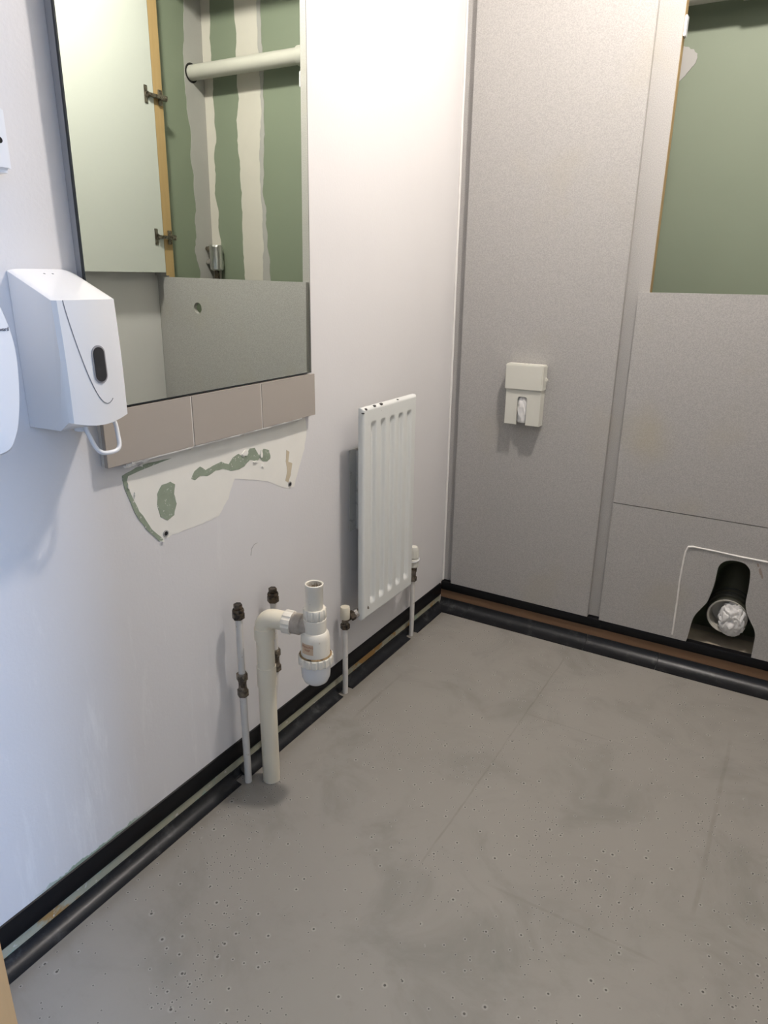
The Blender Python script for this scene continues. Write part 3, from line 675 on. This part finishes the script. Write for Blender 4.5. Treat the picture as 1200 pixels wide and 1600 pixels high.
# paper label on the body, turned towards the room
la = math.atan2(CAM.y-TY, CAM.x-TX) - .62
b = bmesh.new(); A = []; B = []
for i in range(11):
    a = la-.46+i*.092; A.append(b.verts.new(T+Vector((.0323*math.cos(a), .0323*math.sin(a), .379)))); B.append(b.verts.new(T+Vector((.0323*math.cos(a), .0323*math.sin(a), .404))))
for i in range(10): b.faces.new((A[i], A[i+1], B[i+1], B[i]))
lb = obj('label', b, MLABEL, bd)
dn = Vector((math.cos(la), math.sin(la), 0)); dx = Vector((-math.sin(la), math.cos(la), 0))
for s, z in (('RESEALING', .3955), ('TRAP', .3875)):
    o = text_obj('print', s, .0062, MRED, WT, T+Vector((0, 0, z))+dn*.0324, dx, (0, 0, 1), .0001, 'CENTER')
    o.parent = bd
    for v in o.data.vertices:      # wrap the print round the body
        p = v.co+rootloc(WT)-T; s_a = p.dot(dx)/.0324; rr = .0326
        v.co = T+Vector((rr*math.cos(la+s_a), rr*math.sin(la+s_a), p.z))-rootloc(WT)
cn = obj('collar_nut', cogs(.0365, .0390, 16, .346, .366, T), MPVCW, WT)
obj('scum_ring', lathe([(.0325, .3655), (.0360, .3665), (.0360, .3675), (.0325, .3690)], T, (0, 0, 1), 36, cap0=False, cap1=False), MSCUM, cn)
obj('bottle', lathe([(.0060, .2925), (.0180, .2945), (.0265, .301), (.0315, .313), (.0325, .325), (.0330, .350)], T, (0, 0, 1), 40), MBOTTLE, WT)

# ------------------------------------------------------------------ wall dispensers
ya, yb = -1.514, -1.408
SD = thing('soap_dispenser', (0, -1.46, .93), 'white soap dispenser with oval window and pull bar, left of the mirror', 'dispenser')
# body: front bows a little, top slopes forward, underside lip dips in the middle
NU, NV = 24, 36
zt_b, zt_f, zb = 1.163, 1.121, .930
def front(u, v):      # u across, v up
    y = ya+(yb-ya)*u; z = .947-.010*math.sin(math.pi*u)*1.0*(1-v)**3 + (zt_f-.947)*v
    x = .100 + .005*math.sin(math.pi*u) + .004*(1-v) + .002*math.sin(math.pi*v)
    c = .006; e = min(u, 1-u)*(yb-ya)
    if e < c: x -= c-math.sqrt(max(0, c*c-(c-e)**2))
    return Vector((x, y, z))
b = bmesh.new(); G = [[b.verts.new(front(i/NU, j/NV)) for i in range(NU+1)] for j in range(NV+1)]
for j in range(NV):
    for i in range(NU): b.faces.new((G[j][i], G[j][i+1], G[j+1][i+1], G[j+1][i]))
Tb = [b.verts.new((.0008, ya+(yb-ya)*i/NU, zt_b-.003*(abs(i/NU-.5)*2)**6)) for i in range(NU+1)]
Bb = [b.verts.new((.0008, ya+(yb-ya)*i/NU, zb)) for i in range(NU+1)]
Bm = [b.verts.new((.072, ya+.003+(yb-ya-.006)*i/NU, zb+.001)) for i in range(NU+1)]
for i in range(NU):
    b.faces.new((G[NV][i], G[NV][i+1], Tb[i+1], Tb[i])); b.faces.new((G[0][i+1], G[0][i], Bm[i], Bm[i+1])); b.faces.new((Bm[i+1], Bm[i], Bb[i], Bb[i+1]))
b.faces.new(Tb[::-1]+Bb)
for s in (0, NU): b.faces.new([Tb[s]] + [G[j][s] for j in range(NV, -1, -1)] + [Bm[s], Bb[s]])
bmesh.ops.triangulate(b, faces=[f for f in b.faces if len(f.verts) > 4])
body = obj('body', b, MPLASTIC, SD, ang=38)
# curved seam of the lid and the oval level window
sp = []
for i in range(25):
    t = i/24; u = .125+.47*t**1.25; v = 1-.845*math.sin(t*math.pi/2*.97)**1.0 if t < 1 else .155
    sp.append((u, v))
sp += [(.64, .158), (.68, .172), (.70, .185)]
obj('lid_seam', tube([front(u, v)+Vector((.0001, 0, 0)) for u, v in sp], .0007, 6), MSEAM, SD)
def oval(w, h, x, m, nm, par, th):
    u0, v0 = .535, .475; P = []
    for i in range(32):
        a = 2*math.pi*i/32; yy = w*math.cos(a); zz = w*math.sin(a)+(h if math.sin(a) > 0 else -h)
        P.append((yy, zz))
    o = front(u0, v0); nb = bmesh.new()
    def mp(a, c, d): q = front(u0+a/(yb-ya), v0+c/(zt_f-.947)); return Vector((q.x+d, q.y, q.z))
    return obj(nm, prism(P, mp, -.002, th, 0), m, par)
win = oval(.0118, .0150, 0, MGLASSR, 'window_rim', SD, .0012); oval(.0095, .0148, 0, MGLASSD, 'window', win, .0020)
for yy in (-1.466, -1.452): obj('key_hole', lathe([(.0016, 0), (.0016, .0004)], (.018, yy, 1.1562), (.39, 0, .92), 10), MSEAM, SD)
# pull bar
hp = [Vector(p) for p in ((.066, -1.464, .934), (.072, -1.462, .912), (.078, -1.457, .894), (.082, -1.450, .8865), (.083, -1.438, .8845), (.083, -1.424, .8855), (.081, -1.416, .892), (.076, -1.4125, .905), (.072, -1.412, .925), (.070, -1.415, .9315), (.069, -1.425, .934), (.068, -1.445, .9345))]
fine = []
n = len(hp)
for i in range(n):
    p0, p1, p2, p3 = hp[i-1], hp[i], hp[(i+1) % n], hp[(i+2) % n]
    for q in range(4):
        t = q/4; fine.append(.5*((2*p1)+(-p0+p2)*t+(2*p0-5*p1+4*p2-p3)*t*t+(-p0+3*p1-3*p2+p3)*t**3))
obj('pull_bar', tube(fine, .0036, 12, closed=True), MPLASTIC, SD)
obj('pump_nozzle', lathe([(.012, 0), (.010, .010), (.006, .012)], (.05, -1.46, .931), (0, 0, -1), 20), MPLASTIC2, SD)

# big rounded dispenser at the very edge of the photo
HD = thing('wall_dispenser', (0, -1.66, .92), 'rounded white wall dispenser with grey lettering, cut by left edge of photo', 'dispenser')
out = [(-1.592, 1.115), (-1.5835, 1.085), (-1.580, 1.050), (-1.584, 1.00), (-1.592, .960), (-1.602, .935), (-1.615, .922), (-1.65, .918), (-1.70, .918), (-1.735, .922), (-1.748, .935), (-1.757, .96), (-1.762, 1.00), (-1.764, 1.05), (-1.760, 1.09), (-1.748, 1.125), (-1.725, 1.150), (-1.69, 1.163), (-1.65, 1.163), (-1.615, 1.150), (-1.600, 1.133)]
dn_ = []
for i in range(len(out)):
    p0, p1, p2, p3 = out[i-1], out[i], out[(i+1) % len(out)], out[(i+2) % len(out)]
    for q in range(4):
        t = q/4; dn_.append(tuple(.5*((2*p1[d])+(-p0[d]+p2[d])*t+(2*p0[d]-5*p1[d]+4*p2[d]-p3[d])*t*t+(-p0[d]+3*p1[d]-3*p2[d]+p3[d])*t**3) for d in (0, 1)))
cy_, cz_ = -1.672, 1.04
b = bmesh.new(); rings = []
for sc_, xx in ((.90, .0008), (.95, .03), (.985, .07), (1.0, .094), (.992, .100), (.965, .104), (.6, .110), (.25, .112)):
    rings.append([b.verts.new((xx, cy_+(p[0]-cy_)*sc_, cz_+(p[1]-cz_)*sc_)) for p in dn_])
m = len(dn_)
for A, B in zip(rings, rings[1:]):
    for q in range(m): b.faces.new((A[q], A[(q+1) % m], B[(q+1) % m], B[q]))
b.faces.new(rings[0]); b.faces.new(rings[-1])
obj('shell', b, MPLASTIC2, HD, ang=40)
TL = text_obj('lettering', 'eward', .0070, MINK, HD, (.11, -1.5885, 1.0845), (0, 1, 0), (0, 0, 1), .0003, 'RIGHT')
prof_ = ((1.0, .094), (.992, .100), (.965, .104), (.6, .110), (.25, .112))
for v in TL.data.vertices:      # lay the print on the domed shell
    y_, z_ = v.co.y+rootloc(HD).y-cy_, v.co.z+rootloc(HD).z-cz_; a_ = math.atan2(z_, y_)
    s_r = 1.0
    for p, q in zip(dn_, dn_[1:]+dn_[:1]):      # where the ray from the centre meets the outline
        py, pz, qy, qz = p[0]-cy_, p[1]-cz_, q[0]-cy_, q[1]-cz_
        den = y_*(qz-pz)-z_*(qy-py)
        if abs(den) > 1e-12:
            k_ = (py*(qz-pz)-pz*(qy-py))/den; w_ = (py*z_-pz*y_)/den
            if k_ > 0 and -1e-6 <= w_ <= 1+1e-6: s_r = 1/k_
    for (s0, x0_), (s1, x1_) in zip(prof_, prof_[1:]):
        if s1 <= s_r <= s0: v.co.x += x0_+(x1_-x0_)*(s0-s_r)/(s0-s1)-.11+.0007
# small wall box higher up
WX = thing('wall_box', (0, -1.55, 1.287), 'small white wall box with a dark keyhole, upper left edge of photo', 'wall box')
obj('case', box(.0008, .034, -1.60, -1.5015, 1.2875, 1.372, .006, seg=3), MPLASTIC2, WX)
obj('keyhole', lathe([(.0040, 0), (.0040, .0006)], (.0338, -1.5165, 1.327), (1, 0, 0), 16), MHOLE, WX)

# sanitary bag dispenser on the tall panel
BD = thing('bag_dispenser', (.275, PF, .715), 'ivory sanitary-bag dispenser fixed to the tall grey panel', 'dispenser')
bx0, bx1, bz0, bz1, by = .2185, .3325, .716, .826, -.0535
poly = [(bx0, bz0), (.2585, bz0), (.2585, .797), (.2605, .8025), (.265, .805), (.282, .805), (.2865, .8025), (.2885, .797), (.2885, bz0), (bx1, bz0), (bx1, bz1), (bx0, bz1)]
fp = obj('front_plate', prism(poly, mpY, by+.004, by, .0008), MIVORY, BD)
obj('side', box(bx0, bx0+.003, by+.004, PF-.0005, bz0, bz1), MIVORY, BD); obj('side', box(bx1-.003, bx1, by+.004, PF-.0005, bz0, bz1), MIVORY, BD)
obj('back_plate', box(bx0+.003, bx1-.003, PF-.003, PF-.0005, bz0+.004, bz1), MSEAM, BD)
obj('lid', box(.2140, .3360, -.0590, PF-.0005, .826, .905, .003), MIVORY, BD)
for xx in (.268, .281): obj('lock_pin', lathe([(.0016, 0), (.0016, .0005)], (xx, -.038, .9050), (0, 0, 1), 10), MSEAM, BD)
obj('catch', prism([(.336, .868), (.343, .862), (.343, .859), (.336, .855)], mpY, -.034, -.030), MIVORY, BD)
b = bmesh.new(); bmesh.ops.create_icosphere(b, subdivisions=4, radius=1)
for v in b.verts:
    p = v.co.copy(); f = math.sin(9*(p.x*.8+p.z)+3*noise.noise(p*2))*.12 + abs(noise.noise(p*4))*.25
    v.co = Vector((.2735+p.x*.0225*(1+f*.3), -.041+p.y*.0100*(1+f), .764+p.z*.052*(1+.1*f)))
    v.co.y = max(v.co.y, -.0525); v.co.z = max(v.co.z, .722)
tag(obj('sanitary_bag', b, MBAG, ang=25), 'folded white bag showing in the slot of the ivory dispenser', 'bag')

# ------------------------------------------------------------------ ceiling lamp (above the frame)
lx, ly, lz = LAMP_POS
CL = thing('ceiling_lamp', (lx, ly, CH-.045), 'round white ceiling bulkhead lamp above the room', 'lamp')
obj('base_ring', lathe([(.082, 0), (.082, .010), (.064, .012), (.064, .004), (.082, .0)], (lx, ly, CH-.0005), (0, 0, -1), 40, cap0=False, cap1=False), MPLASTIC2, CL)
obj('diffuser', lathe([(.060, .004), (.060, .024), (.055, .040), (.041, .053), (.021, .060), (.001, .062)], (lx, ly, CH), (0, 0, -1), 36, cap0=False), MLAMP, CL)
